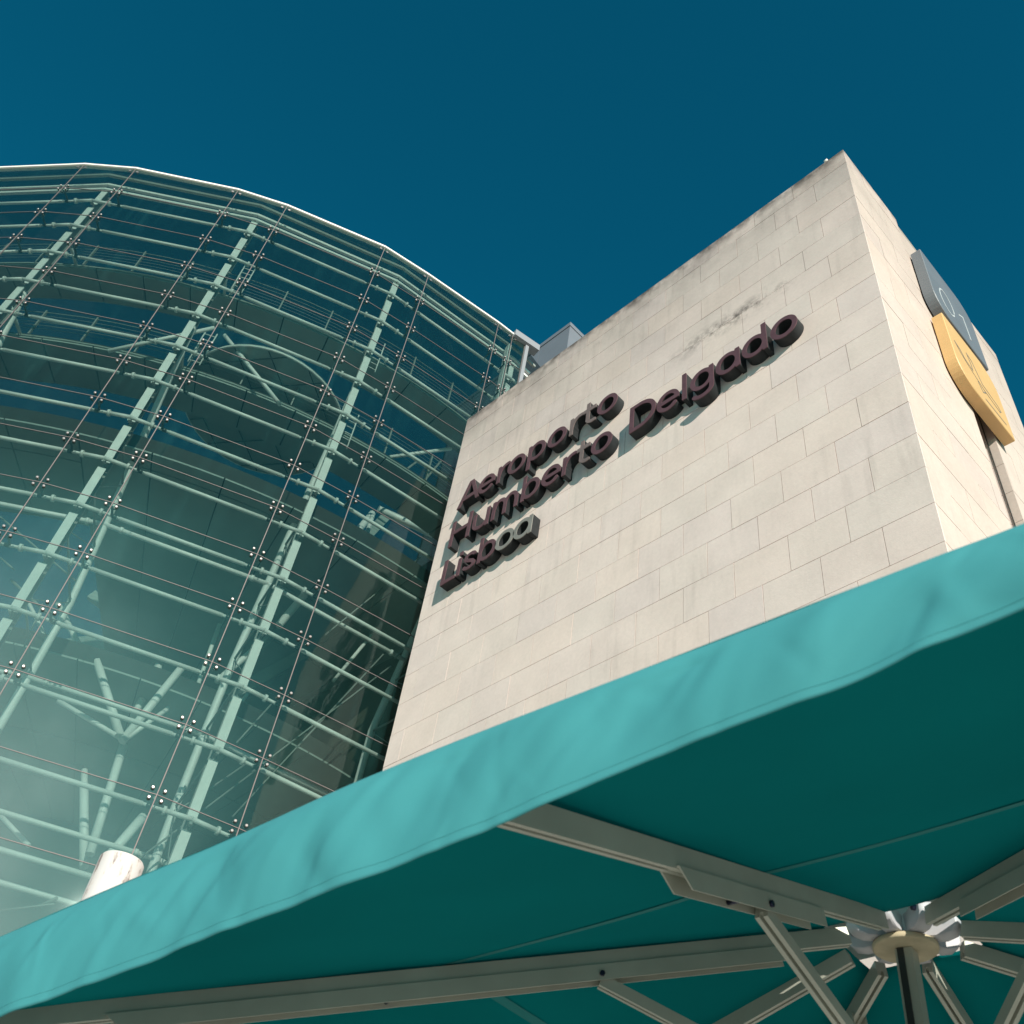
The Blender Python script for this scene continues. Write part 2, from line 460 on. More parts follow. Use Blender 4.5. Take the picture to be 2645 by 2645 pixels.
def sdf(prims, xx, yy):
    d = np.full(xx.shape, 9.0)
    for p in prims:
        if p[0] == 'p':
            P = p[1]
            for (ax, ay), (bx, by) in zip(P[:-1], P[1:]):
                vx, vy = bx-ax, by-ay; l2 = vx*vx+vy*vy
                if l2 < 1e-12: continue
                t = np.clip(((xx-ax)*vx+(yy-ay)*vy)/l2, 0, 1)
                d = np.minimum(d, np.hypot(xx-ax-t*vx, yy-ay-t*vy)-HS)
        elif p[0] == 'b':
            cx, cy, hx, hy = (p[1]+p[2])/2, (p[3]+p[4])/2, (p[2]-p[1])/2, (p[4]-p[3])/2
            qx, qy = np.abs(xx-cx)-hx, np.abs(yy-cy)-hy
            d = np.minimum(d, np.hypot(np.maximum(qx, 0), np.maximum(qy, 0))+np.minimum(np.maximum(qx, qy), 0))
        elif p[0] == 'cuttop': d = np.maximum(d, yy-p[1])
        elif p[0] == 'cutbot': d = np.maximum(d, p[1]-yy)
        elif p[0] == 'cutleft': d = np.maximum(d, p[1]-xx)
    return d
def contours(prims, off=0.0):
    st = .0125
    xs = np.arange(-.15, 1.0, st)+.0031; ys = np.arange(-.40, 1.0, st)+.0017
    xx, yy = np.meshgrid(xs, ys)
    F = sdf(prims, xx, yy)-off
    segs = {}
    def ip(i0, j0, i1, j1):
        a, b = F[j0, i0], F[j1, i1]; t = a/(a-b)
        return (xs[i0]+(xs[i1]-xs[i0])*t, ys[j0]+(ys[j1]-ys[j0])*t)
    S_ = F < 0
    act = np.argwhere((S_[:-1, :-1] != S_[1:, 1:]) | (S_[:-1, 1:] != S_[1:, :-1]) | (S_[:-1, :-1] != S_[:-1, 1:]))
    for j, i in act:
        c = [S_[j, i], S_[j, i+1], S_[j+1, i+1], S_[j+1, i]]
        k = sum(v << q for q, v in enumerate(map(int, c)))
        if k in (0, 15): continue
        E_ = {0: ('h', i, j), 1: ('v', i+1, j), 2: ('h', i, j+1), 3: ('v', i, j)}
        tb = {1: [(3, 0)], 2: [(0, 1)], 3: [(3, 1)], 4: [(1, 2)], 5: [(3, 2), (1, 0)], 6: [(0, 2)], 7: [(3, 2)],
              8: [(2, 3)], 9: [(2, 0)], 10: [(0, 3), (2, 1)], 11: [(2, 1)], 12: [(1, 3)], 13: [(1, 0)], 14: [(0, 3)]}[k]
        for a, b in tb: segs[E_[a]] = E_[b]
    def pt(e):
        t, i, j = e
        return ip(i, j, i+1, j) if t == 'h' else ip(i, j, i, j+1)
    loops = []
    while segs:
        s0 = next(iter(segs)); cur = s0; lp = []
        while cur in segs:
            lp.append(pt(cur)); cur = segs.pop(cur)
        # simplify
        keep = [lp[0]]
        for q in range(1, len(lp)):
            a = keep[-1]; b = lp[q]; n = lp[(q+1) % len(lp)]
            ang = abs((b[0]-a[0])*(n[1]-b[1])-(b[1]-a[1])*(n[0]-b[0]))
            l = math.hypot(b[0]-a[0], b[1]-a[1])*math.hypot(n[0]-b[0], n[1]-b[1])
            if l > 0 and ang/l > .04 or math.hypot(b[0]-a[0], b[1]-a[1]) > .06: keep.append(b)
        if len(keep) > 3: loops.append(keep)
    return loops
def glyph_mesh(name, ch, off, y0, y1, m, sy):
    cu = bpy.data.curves.new(name, 'CURVE'); cu.dimensions = '2D'; cu.fill_mode = 'BOTH'
    cu.extrude = abs(y1-y0)/2
    for lp in contours(GLY[ch][1], off):
        sp = cu.splines.new('POLY'); sp.points.add(len(lp)-1); sp.use_cyclic_u = True
        for p, q in zip(sp.points, lp): p.co = (q[0], q[1]*sy, 0, 1)
    to = bpy.data.objects.new('tmp', cu); COL.objects.link(to)
    dg = bpy.context.evaluated_depsgraph_get()
    me = bpy.data.meshes.new_from_object(to.evaluated_get(dg))
    bpy.data.objects.remove(to); bpy.data.curves.remove(cu)
    yc = (y0+y1)/2
    # local z of the curve -> depth, local y -> up
    for v in me.vertices:
        x, y, z = v.co; v.co = (x, yc - z, y)
    me.name = name; me.materials.clear(); me.materials.append(m)
    me.update()
    return me
LBASE = [(19.225, .98, 'Aeroporto', [-14.36, -13.65, -13.0, -12.66, -12.0, -11.38, -10.70, -10.31, -9.89]),
         (17.935, 1.0, 'HumbertoDelgado', [-14.35, -13.58, -12.94, -12.01, -11.40, -10.78, -10.38, -9.96, -8.92, -8.21, -7.57, -7.37, -6.76, -6.15, -5.51]),
         (16.72, .93, 'Lisboa', [-14.32, -13.81, -13.63, -13.14, -12.61, -12.06])]
LBASE[1] = (17.935, 1.0, 'HumbertoDelgado', [-14.35, -13.58, -12.94, -12.01, -11.40, -10.78, -10.38, -9.96, -8.92, -8.21, -7.57, -7.37, -6.76, -6.15, -5.51])
sign = thing('lettering_sign', 'dark raised letters reading Aeroporto Humberto Delgado Lisboa on the stone wall', 'sign', (-12, TY, 17))
cache = {}
for li, (bz, sy, txt, xs) in enumerate(LBASE):
    xs = list(xs)
    for ch, x in zip(txt, xs):
        ci = xs.index(x)
        grey = li == 2 and ci >= 4
        taupe = (li == 0 and ci in (6, 7)) or (li == 1 and ci == 6)
        fm = M_LETG if grey else (M_LETT if taupe else M_LETF)
        kb = (ch, sy, 'b'); kf = (ch, sy, fm.name)
        if kb not in cache: cache[kb] = glyph_mesh('letter', ch, 0, -.002, -.218, M_LET, sy)
        if kf not in cache: cache[kf] = glyph_mesh('letter_face', ch, .004, -.2185, -.236, fm, sy)
        lo = link('letter', cache[kb], sign, (x+12, 0, bz-17))
        lf = link('letter_face', cache[kf], lo)
        if grey: lo['label'] = 'faded grey letter %s at the end of Lisboa' % ch

# ------------------------------------------------------------------ enamel signs on the side face
def sign_panel(name, label, y0, y1, z0, z1, m, x0=TX1+.03, x1=TX1+.25, r=.62):
    t = thing(name, label, 'sign', (x0, (y0+y1)/2, z0), 'enamel signs on the side face of the stone block')
    pts = [(y0, z1)]
    pts += [(y0+r+r*math.cos(a), z0+r+r*math.sin(a)) for a in [PI+PI/2*i/10 for i in range(11)]]
    pts += [(y1, z0)]
    pts += [(y1-r+r*math.cos(a), z1-r+r*math.sin(a)) for a in [PI/2*i/10 for i in range(11)]]
    mb = MB(); n = len(pts)
    be = .012
    cy, cz = (y0+y1)/2, (z0+z1)/2
    inn = [(cy+(p-cy)*(1-be), cz+(q-cz)*(1-be)) for p, q in pts]
    vs = [(0, p-cy, q-z0) for p, q in pts]+[(x1-x0-.012, p-cy, q-z0) for p, q in pts]+[(x1-x0, p-cy, q-z0) for p, q in inn]
    fs = [(i, (i+1) % n, n+(i+1) % n, n+i) for i in range(n)]+[(n+i, n+(i+1) % n, 2*n+(i+1) % n, 2*n+i) for i in range(n)]
    fs += [tuple(range(n))[::-1], tuple(range(2*n, 3*n))]
    mb.add(vs, fs)
    mb.obj('sign_body', m, t)
    br = MB()
    for yy in (-.6, .6):
        for zz in (.4, 1.6): br.abox(-.03, .001, yy-.06, yy+.06, zz-.06, zz+.06)
    br.obj('mounting_bracket', M_DARKM, t)
    return t, x1-x0, cy, z0
def strokes(mb, pts, w, x, cy, z0, closed=False):
    P = pts+[pts[0]] if closed else pts
    for (a, b), (c, d) in zip(P[:-1], P[1:]):
        v = Vector((0, c-a, d-b)); L_ = v.length
        if L_ < 1e-6: continue
        v.normalize(); n = Vector((1, 0, 0)).cross(v)
        mb.box((x+.003, (a+c)/2-cy, (b+d)/2-z0), v*(L_/2+w*.4), n*(w/2), (.002+.0004*random.random(), 0, 0))
sg, fx_, cy, z0 = sign_panel('enamel_sign', 'grey leaf shaped sign with white characters, mounted above the yellow sign', 12.28, 14.33, 20.02, 22.2, M_SG)
mb = MB()
strokes(mb, [(12.93+.26*math.cos(math.radians(a)), 20.88+.42*math.sin(math.radians(a))) for a in range(-22, 338, 15)], .042, fx_, cy, z0)
mb.obj('sign_print', M_SW, sg); mb = MB()
strokes(mb, [(13.52, 21.12), (13.74, 21.28), (13.76, 20.46)], .042, fx_, cy, z0)
mb.obj('sign_print', M_SW, sg)
sy_, fx_, cy, z0 = sign_panel('enamel_sign', 'yellow leaf shaped sign with a plane pictogram, below the grey sign', 12.33, 14.36, 17.74, 19.78, M_SY)
mb = MB()
strokes(mb, [(12.54, 19.03), (12.66, 18.84), (12.86, 18.66), (13.42, 18.36), (13.98, 18.25), (14.06, 18.33), (13.98, 18.43), (13.44, 18.56),
             (13.34, 18.80), (13.22, 19.12), (13.06, 19.19), (13.12, 18.88), (13.10, 18.66), (12.84, 18.76), (12.72, 18.94)], .03, fx_, cy, z0, True)
strokes(mb, [(13.20, 18.40), (13.30, 18.18), (13.44, 18.30)], .03, fx_, cy, z0)
mb.obj('sign_print', M_SD, sy_); mb = MB()
strokes(mb, [(13.32, 17.97), (14.10, 17.99)], .035, fx_, cy, z0)
mb.obj('sign_print', M_SD, sy_)

# ------------------------------------------------------------------ grey rooftop box behind the tower
pb = thing('rooftop_plant_room', 'grey metal panelled box rising behind the stone block', 'building', (-26.5, 24, 0))
PX1, PY0, PZ = -22.9, 20.0, 48.0
PL = Vector(pb.location)
mb = MB(); mb.abox(PX1-9+.03, PX1-.03, PY0+.03, PY0+8, 0, PZ-.3); mb.v = [tuple(Vector(p)-PL) for p in mb.v]; mb.obj('wall', M_DARKM, pb)
mb = MB(); mb.abox(PX1-9, PX1+.04, PY0-.04, PY0+8, PZ-.3, PZ); mb.v = [tuple(Vector(p)-PL) for p in mb.v]; mb.obj('parapet_cap', M_GREYP, pb)
for z in range(12, 16):
    zz1 = PZ-.302-(15-z)*3.2
    for i in range(4):
        b = MB(); b.abox(PX1-2.2*(i+1)+.015, PX1-2.2*i-(.015 if i else 0), PY0, PY0+.029, zz1-3.18, zz1); b.v = [tuple(Vector(p)-PL) for p in b.v]
        b.obj('panel', M_GREYP, pb)
    for i in range(3):
        b = MB(); b.abox(PX1-.029, PX1, PY0+.031+2.2*i, PY0+2.2*(i+1), zz1-3.18, zz1); b.v = [tuple(Vector(p)-PL) for p in b.v]
        b.obj('panel', M_GREYP, pb)

# ------------------------------------------------------------------ glass hall
CX, CY, RG = -35.246, 12.352, 19.22
GT = 30.4
hall = thing('glass_hall', 'round glass hall with pale green steel behind point fixed panes', 'building', (CX, CY, 0))
def pol(az, r, z=0.0):
    a = math.radians(az); return Vector((r*math.cos(a), r*math.sin(a), z))     # hall-local
ribs_az = [-44.05-14.4*3, -44.05-28.8, -44.05-14.4, -44.05, -29.6, -15.18, -.72]
verts = []
for a in ribs_az[:-1]:
    verts += [a-2.42, a+2.38]
verts = [pol(a, RG) for a in verts]
meas = [(-22.01, -1.58), (-20.85, -.39), (-18.94, 2.19), (-18.17, 3.55), (-16.88, 6.53), (-16.54, 8.12), (-16.07, 10.89), (-16.0, 11.51), (-15.91, 12.02)]
verts = verts[:6] + [Vector((x-CX, y-CY, 0)) for x, y in meas]
NROW = 19
zr = [28.84-1.517*k for k in range(NROW)]
PG = .007
levels = [GT-.06]+zr+[0.05]
pane_cache = {}
for i in range(len(verts)-1):
    a, b = verts[i], verts[i+1]; e = (b-a); L_ = e.length; e.normalize(); rz = math.atan2(e.y, e.x)
    for k in range(len(levels)-1):
        h = levels[k]-levels[k+1]-2*PG
        key = (i, round(h, 3))
        if key not in pane_cache:
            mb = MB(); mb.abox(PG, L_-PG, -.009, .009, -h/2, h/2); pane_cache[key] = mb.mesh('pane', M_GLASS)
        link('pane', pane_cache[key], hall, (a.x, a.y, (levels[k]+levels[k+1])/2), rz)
# joint strips
def poly_off(off):
    out = []
    for i, p in enumerate(verts):
        d0 = (verts[i]-verts[i-1]).normalized() if i else None
        d1 = (verts[i+1]-verts[i]).normalized() if i < len(verts)-1 else None
        d = ((d0 or d1)+(d1 or d0)).normalized()
        n = Vector((d.y, -d.x, 0))          # outward
        c = n.dot(Vector(((d1 or d0).y, -(d1 or d0).x, 0)))
        out.append(p+n*off/c)
    return out
mo = poly_off(.0)
for p in verts:
    mb = MB(); n = p.normalized(); t = Vector((-n.y, n.x, 0))
    mb.box(p+Vector((0, 0, GT/2)), t*.0095, n*.0135, (0, 0, GT/2-.06)); mb.obj('vertical_joint', M_JOINT, hall)
for z in zr:
    mb = MB()
    for a, b in zip(verts[:-1], verts[1:]):
        e = (b-a); L_ = e.length; e.normalize(); n = Vector((e.y, -e.x, 0))
        mb.box((a+b)/2+Vector((0, 0, z)), e*(L_/2), n*.0125, (0, 0, .0065))
    mb.obj('horizontal_joint', M_JOINT, hall)
# coping
def ribbon(offi, offo, z0, z1, vs=None):
    A = poly_off(offi); B = poly_off(offo); mb = MB(); n = len(A)
    P = [p+Vector((0, 0, z0)) for p in A]+[p+Vector((0, 0, z0)) for p in B]+[p+Vector((0, 0, z1)) for p in B]+[p+Vector((0, 0, z1)) for p in A]
    fs = []
    for i in range(n-1):
        for q in range(4):
            r = (q+1) % 4; fs.append((q*n+i, q*n+i+1, r*n+i+1, r*n+i)[::-1])
    fs += [(0, n, 2*n, 3*n), (n-1, 4*n-1, 3*n-1, 2*n-1)]
    mb.add(P, fs); return mb
ribbon(-.10, .045, GT-.045, GT+.025).obj('coping', M_WHITE, hall)
a, b = verts[-2], verts[-1]; e = (b-a).normalized(); n = Vector((e.y, -e.x, 0))
mb = MB(); mb.box((a+b)/2+e*.25+Vector((0, 0, GT-.02)), e*.50, n*.16, (0, 0, .15)); mb.obj('coping_end_cap', M_ENDW, hall)
mb = MB(); mb.box(b+e*.065+n*.0+Vector((0, 0, GT/2-.1)), e*.06, n*.08, (0, 0, GT/2-.1)); mb.obj('end_post', M_ENDW, hall)
mb = MB(); mb.box(a+e*.05-n*.25+Vector((0, 0, GT/2-.2)), e*.05, n*.12, (0, 0, GT/2-.2)); mb.obj('end_fin', M_STEEL, hall)
# roof glass
rp = poly_off(-.12)
pts = [p+Vector((0, 0, GT-.02)) for p in rp]
far = [pol(-90+180-180*0, 0)]
mb = MB()
ring = [p for p in pts]+[pol(20, RG, GT-.02), pol(60, RG, GT-.02), pol(100, RG, GT-.02), pol(140, RG, GT-.02), pol(180, RG, GT-.02), pol(220, RG, GT-.02)]
n = len(ring)
mb.add(ring+[p+Vector((0, 0, .02)) for p in ring], [tuple(range(n))[::-1], tuple(range(n, 2*n))]+[(i, (i+1) % n, n+(i+1) % n, n+i) for i in range(n)])
mb.obj('glass_roof', M_ROOFGL, hall)
# spider fittings: one mesh shared by all
sp = MB()
for sx in (-.115, .115):
    for sz in (-.10, .10):
        sp.tube([(sx, -.012, sz), (sx, -.034, sz), (sx, -.046, sz)], [.036, .036, .022], 12, 0)
        sp.tube([(sx, .01, sz), (sx, .05, sz)], .026, 8, 1)
        sp.tube([(sx, .05, sz), (sx*.35, .16, sz*.35)], .018, 6, 1)
sp.tube([(0, .13, 0), (0, .40, 0)], .030, 8, 1)
spm = sp.mesh('spider_fitting', [M_BOLT, M_DARKM])
for i, p in enumerate(verts):
    if i == len(verts)-1: continue
    d = ((verts[i+1]-p).normalized()+((p-verts[i-1]).normalized() if i else (verts[i+1]-p).normalized())).normalized()
    rz = math.atan2(d.y, d.x)
    for z in zr[:NROW-1]:
        link('spider_fitting', spm, hall, (p.x, p.y, z), rz)
# top row clips just under the coping
cl = MB()
for sx in (-.115, .115): cl.tube([(sx, -.012, 0), (sx, -.036, 0)], .04, 10)
clm = cl.mesh('edge_clip', M_BOLT)
for i, p in enumerate(verts[:-1]):
    d = (verts[i+1]-p).normalized(); link('edge_clip', clm, hall, (p.x, p.y, GT-.22), math.atan2(d.y, d.x))
# rails
RV = 18.86
rv = [pol(a, RV) for a in ribs_az]
for i in range(len(rv)-1):
    a, b = rv[i], rv[i+1]; e = (b-a); L_ = e.length; u = e.normalized()
    mb = MB()
    w0, w1 = .8, L_-.8         # the wide pane span
    def P(s_): return (s_, 0, 0)
    mb.tube([P(.0), P(.50)], .049, 10); mb.tube([P(.50), P(.56)], .085, 10); mb.tube([P(.56), P(w0+.14)], .036, 8)
    mb.tube([P(w0+.14), P(w1-.14)], .049, 10)
    mb.tube([P(w1-.14), P(L_-.56)], .036, 8); mb.tube([P(L_-.56), P(L_-.50)], .085, 10); mb.tube([P(L_-.50), P(L_)], .049, 10)
    for s_ in (w0+.02, w1-.02): mb.tube([P(s_-.05), P(s_+.05)], .05, 8, 1)
    rm = mb.mesh('rail', [M_STEEL, M_DARKM])
    for k, z in enumerate(zr): link('rail', rm, hall, (a.x, a.y, z), math.atan2(e.y, e.x))
# last short rail towards the end post
a = rv[-1]; b = pol(1.2, RV)
mb = MB(); mb.tube([a, b], .049, 10); rm = mb.mesh('rail', M_STEEL)
for z in zr: link('rail', rm, hall, (0, 0, z))
# ribs
for az in ribs_az:
    n = pol(az, 1); t = Vector((-n.y, n.x, 0))
    mb = MB(); mb.box(n*(RV-.27)+Vector((0, 0, 14.95)), t*.022, n*.10, (0, 0, 14.95)); mb.box(n*(RV-.40)+Vector((0, 0, 14.9)), t*.085, n*.018, (0, 0, 14.9))
    rb = mb.obj('rib', M_STEEL_D, hall)
    cuts = [(zr[0]+.03, 29.9)]+[(zr[k+1]+.02, zr[k]-.17) for k in range(NROW-1)]+[(.0, zr[-1]-.17)]
    for a_, b_ in cuts:
        mb = MB(); mb.box(n*(RV-.15), t*.095, n*.012, (0, 0, (b_-a_)/2)); mb.obj('rib_plate', M_STEEL, rb, (0, 0, (a_+b_)/2))
    mb = MB()
    for z in zr: mb.box(n*(RV-.055)+Vector((0, 0, z-.05)), t*.03, n*.055, (0, 0, .045))
    mb.obj('rib_clamp', M_STEEL_D, hall)
# ring beam near the top
for r_, z, w, h in ((18.78, 30.02, .045, .045), (18.76, 29.76, .045, .045)):
    mb = MB()
    R0 = [pol(a, r_, z) for a in ribs_az]+[pol(1.5, r_, z)]
    for p, q in zip(R0[:-1], R0[1:]):
        e = (q-p).normalized(); nn = Vector((e.y, -e.x, 0)); mb.box((p+q)/2, e*((q-p).length/2+.01), nn*w, (0, 0, h))
    mb.obj('ring_beam', M_STEEL, hall)
mb = MB()
for p, q in zip([pol(a, 19.02, 30.2) for a in ribs_az], [pol(a, 19.02, 30.2) for a in ribs_az[1:]+[1.5]]):
    e = (q-p).normalized(); nn = Vector((e.y, -e.x, 0)); mb.box((p+q)/2, e*((q-p).length/2), nn*.04, (0, 0, .05))
mb.obj('gutter_beam', M_STEEL_D, hall)
# walkway rings
def ring_panel(az0, az1, r0, r1, z0, z1):
    mb = MB(); n = 3
    vs = []
    for z in (z0, z1):
        for r in (r0, r1):
            for i in range(n+1): vs.append(pol(az0+(az1-az0)*i/n, r, z))
    k = n+1; fs = []
    for i in range(n):
        fs += [(i, i+1, k+i+1, k+i), (2*k+i, 3*k+i, 3*k+i+1, 2*k+i+1), (k+i, k+i+1, 3*k+i+1, 3*k+i), (i, 2*k+i, 2*k+i+1, i+1)]
    fs += [(0, k, 3*k, 2*k), (n, 2*k+n, 3*k+n, k+n)]
    mb.add(vs, fs); return mb
AZ0, AZ1 = -88, 3
def walkway(z, r0, r1, step, railing=True):
    base = MB()
    az = AZ0
    while az < AZ1-.1:
        ring_panel(az+.07, az+step-.07, r0, r1, z, z+.05).obj('walkway_panel', M_SLAB, hall)
        az += step
    az = AZ0; mb = MB()
    while az < AZ1-.1:
        q = ring_panel(az, az+step, r0+.03, r1-.03, z+.052, z+.22); mb.add(q.v, q.f); az += step
    mb.obj('walkway_deck', M_DARKJ, hall)
    for r in (r0, r1):
        mb = MB(); mb.tube([pol(a, r, z+.1) for a in np.arange(AZ0, AZ1+.1, 3.0)], .03, 8); mb.obj('walkway_edge_tube', M_SLAB, hall)
    if railing:
        for j, hh in enumerate((.35, .5, .65, .8, .95, 1.12)):
            mb = MB(); mb.tube([pol(a, r1-.05, z+.2+hh) for a in np.arange(AZ0, AZ1+.1, 3.0)], .013 if j == 5 else .007, 6)
            mb.obj('railing_wire', M_STEEL_D, hall)
        for a in np.arange(AZ0+1.2, AZ1, 4.8):
            mb = MB(); n = pol(a, 1); t = Vector((-n.y, n.x, 0)); mb.box(pol(a, r1-.05, z+.8), t*.02, n*.035, (0, 0, .58)); mb.obj('railing_post', M_STEEL_D, hall)
    for a in ribs_az:
        mb = MB(); mb.tube([pol(a, r1, z+.1), pol(a, RV-.3, z+.1)], .05, 8); mb.obj('walkway_bracket', M_STEEL, hall)
walkway(26.9, 16.55, 17.7, 4.6)
walkway(23.3, 16.15, 17.65, 4.6)
# floor with diamond jointed soffit
zf = 19.9
def floor_slab(z, spans, name):
    for (a0, a1, r0, r1) in spans:
        az = a0
        while az < a1-.1:
            st = min(6.0, a1-az)
            rr = r0
            while rr < r1-.1:
                r2 = min(rr+2.4, r1)
                ring_panel(az+.06, az+st-.06, rr+.02, r2-.02, z, z+.05).obj('soffit_panel', M_SLAB, hall)
                rr = r2
            az += st
        q = ring_panel(a0, a1, r0, r1, z+.052, z+.5)
        mb = MB()
        n = 16
        for i in range(n):
            c = ring_panel(a0+(a1-a0)*i/n, a0+(a1-a0)*(i+1)/n, r0+.03, r1-.03, z+.052, z+.5); mb.add(c.v, c.f)
        mb.obj(name, M_DARKJ, hall)
floor_slab(zf, [(-88, -34, 14.3, 17.7), (-34, 3, 7.5, 17.7)], 'floor_slab')
floor_slab(15.6, [(-88, 3, 6.0, 14.6)], 'floor_slab')
# round platform seen between the two walkways
mb = MB(); dc = Vector((-20.3-CX, 6.35-CY, 24.35)); rr = 2.38
mb.tube([dc, dc+Vector((0, 0, .12))], rr, 40); mb.obj('round_platform', M_SLAB, hall)
mb = MB(); mb.tube([dc+Vector((rr*math.cos(a), rr*math.sin(a), .03)) for a in np.linspace(0, 2*PI, 49)], .035, 6, cap=False); mb.obj('platform_rim', M_STEEL, hall)
mb = MB()
for k in range(-2, 3):
    c = math.sqrt(max(rr*rr-(k*.95)**2, .01))
    for ang in (.6, .6+PI/2):
        u = Vector((math.cos(ang), math.sin(ang), 0)); w = Vector((-u.y, u.x, 0))
        mb.box(dc+w*(k*.95)+Vector((0, 0, -.010)), u*c*.98, w*.011, (0, 0, .009))
mb.obj('platform_joint', M_DARKJ, hall)
# inner core wall of the hall
mb = MB()
for i in range(24):
    q = ring_panel(-100+i*8, -92+i*8, 4.6, 5.2, 0, 23.0); mb.add(q.v, q.f)
mb.obj('core_wall', M_SLAB, hall)
# inner masts
for az, prof in ((-44.05, None), (-29.6, None), (-15.18, None), (-.72, None), (-58.4, None)):
    prof = [(18.5, 24.2), (18.1, 22.6), (17.3, 20.4), (16.9, 19.3), (16.35, 17.6), (15.9, 16.2), (15.85, 14.2), (15.9, 12.2), (16.3, 9.5), (17.3, 6.0), (18.4, 2.5)]
    mb = MB(); mb.tube([pol(az, r, z) for r, z in prof], .095, 10); mb.obj('mast_chord', M_STEEL, hall)
    mb = MB()
    for r, z in prof[3:9:1]: mb.tube([pol(az, r, z), pol(az, 18.5, z)], .03, 6)
    for (r, z), (r2, z2) in zip(prof[3:8], prof[4:9]): mb.tube([pol(az, r, z), pol(az, 18.5, z2)], .014, 5)
    mb.obj('mast_strut', M_STEEL_D, hall)
for zz, r_ in ((18.2, 16.6), (14.05, 15.9), (11.0, 15.95), (9.6, 16.2)):
    for p, q in zip(ribs_az[:-1], ribs_az[1:]):
        mb = MB(); A = pol(p, r_, zz); B = pol(q, r_, zz); mb.tube([A, B], .06, 8)
        for s_ in (.1, .9): c = A.lerp(B, s_); mb.tube([c-(B-A).normalized()*.04, c+(B-A).normalized()*.04], .085, 8)
        mb.obj('inner_rail', M_STEEL, hall)
# bracing placed on concentric shells inside the hall
def ray(u, v):
    x, y = (u-1322.5)/2650, (v-1322.5)/2650
    return Vector([CR[0][i]*x+CR[1][i]*y+CR[2][i] for i in range(3)])
def on_shell(u, v, R_):
    d = ray(u, v); a2 = d.x**2+d.y**2; b2 = -(d.x*CX+d.y*CY); c2 = CX*CX+CY*CY-R_*R_
    D_ = b2*b2-a2*c2
    t = (-b2-math.sqrt(max(D_, 0)))/a2
    return Vector((d.x*t-CX, d.y*t-CY, d.z*t+1.6))
BR = [((279, 907), (554, 847), 18.0, .06), ((580, 866), (723, 1045), 17.9, .06), ((1006, 1181), (1165, 1159), 16.2, .06),
      ((250, 1707), (311, 1903), 14.5, .10), ((319, 1925), (232, 2207), 14.5, .10), ((217, 2026), (217, 2240), 14, .10),
      ((471, 1722), (315, 1915), 14.5, .10), ((370, 2110), (262, 2235), 15, .11), ((962, 1326), (720, 1616), 14.5, .11),
      ((962, 1333), (900, 1530), 15, .07), ((977, 1315), (1118, 1380), 15, .12), ((435, 1830), (330, 1905), 14.5, .06),
      ((150, 1810), (300, 1900), 15, .06), ((410, 1722), (345, 1850), 13.5, .09), ((700, 1640), (560, 1760), 13, .09),
      ((0, 2105), (75, 2185), 15, .05), ((1000, 1250), (1080, 1190), 16, .035), ((1055, 1290), (1140, 1190), 16, .035),
      ((407, 1717), (350, 1849), 12.5, .07), ((567, 1613), (506, 1783), 13, .06), ((123, 1650), (170, 1783), 13, .09),
      ((218, 1990), (217, 2110), 13, .08), ((30, 1500), (160, 1620), 14.5, .04), ((640, 1790), (560, 1910), 14, .05), ((92, 2345), (147, 2320), 16, .035),
      ((0, 2352), (140, 2335), 16, .02), ((860, 1760), (960, 1640), 15, .05), ((930, 1500), (1010, 1600), 15, .05), ((60, 1530), (140, 1690), 14, .05), ((150, 1560), (250, 1760), 13, .08)]
for a, b, R_, r in BR:
    mb = MB(); mb.tube([on_shell(*a, R_), on_shell(*b, R_+.4)], r, 8); mb.obj('brace', M_STEEL if r > .045 else M_STEEL_D, hall)
CB = [((0, 1335), (195, 1500)), ((600, 2110), (990, 1690)), ((650, 1995), (1010, 1720)), ((350, 2225), (660, 1990)), ((610, 1920), (700, 1820)),
      ((50, 1700), (110, 1560)), ((450, 2100), (640, 1970)), ((840, 1640), (1085, 1440)), ((35, 1470), (0, 1440)), ((1020, 1700), (1075, 1640))]
for a, b in CB:
    mb = MB(); mb.tube([on_shell(*a, 16.9), on_shell(*b, 16.5)], .022, 6); mb.obj('tie_rod', M_STEEL_D, hall)
# heavy roof beams of the lower hall
for a, b, R_ in (((236, 1537), (426, 1679), 9.5), ((426, 1679), (567, 1575), 9.5), ((19, 1859), (218, 1982), 9.5), ((218, 1982), (470, 1840), 9.5), ((640, 1700), (1000, 1330), 12.5), ((480, 1860), (1010, 1560), 12.5)):
    A = on_shell(*a, R_); B = on_shell(*b, R_); e = (B-A).normalized(); s_ = e.cross(Vector((0, 0, 1))).normalized(); w = s_.cross(e)
    mb = MB(); mb.box((A+B)/2, e*((B-A).length/2), s_*.10, w*.16); mb.obj('roof_beam', M_SLAB, hall)
# dark end wall added inside next to the tower to block the sky
mb = MB(); A = pol(3.6, 18.3); B = pol(3.6, 5.5); e = (B-A).normalized(); n = Vector((-e.y, e.x, 0))
mb.box((A+B)/2+Vector((0, 0, 11.2)), e*((B-A).length/2), n*.15, (0, 0, 11.2)); mb.obj('interior_end_wall', M_DARKWALL, hall)
for k in range(6):
    mb = MB(); c_ = A.lerp(B, .08+.16*k); mb.box(c_-n*.22+Vector((0, 0, 11.2)), e*.25, n*.06, (0, 0, 11.2)); mb.obj('wall_pilaster', M_STEEL_D if k % 2 else M_DARKWALL, hall)
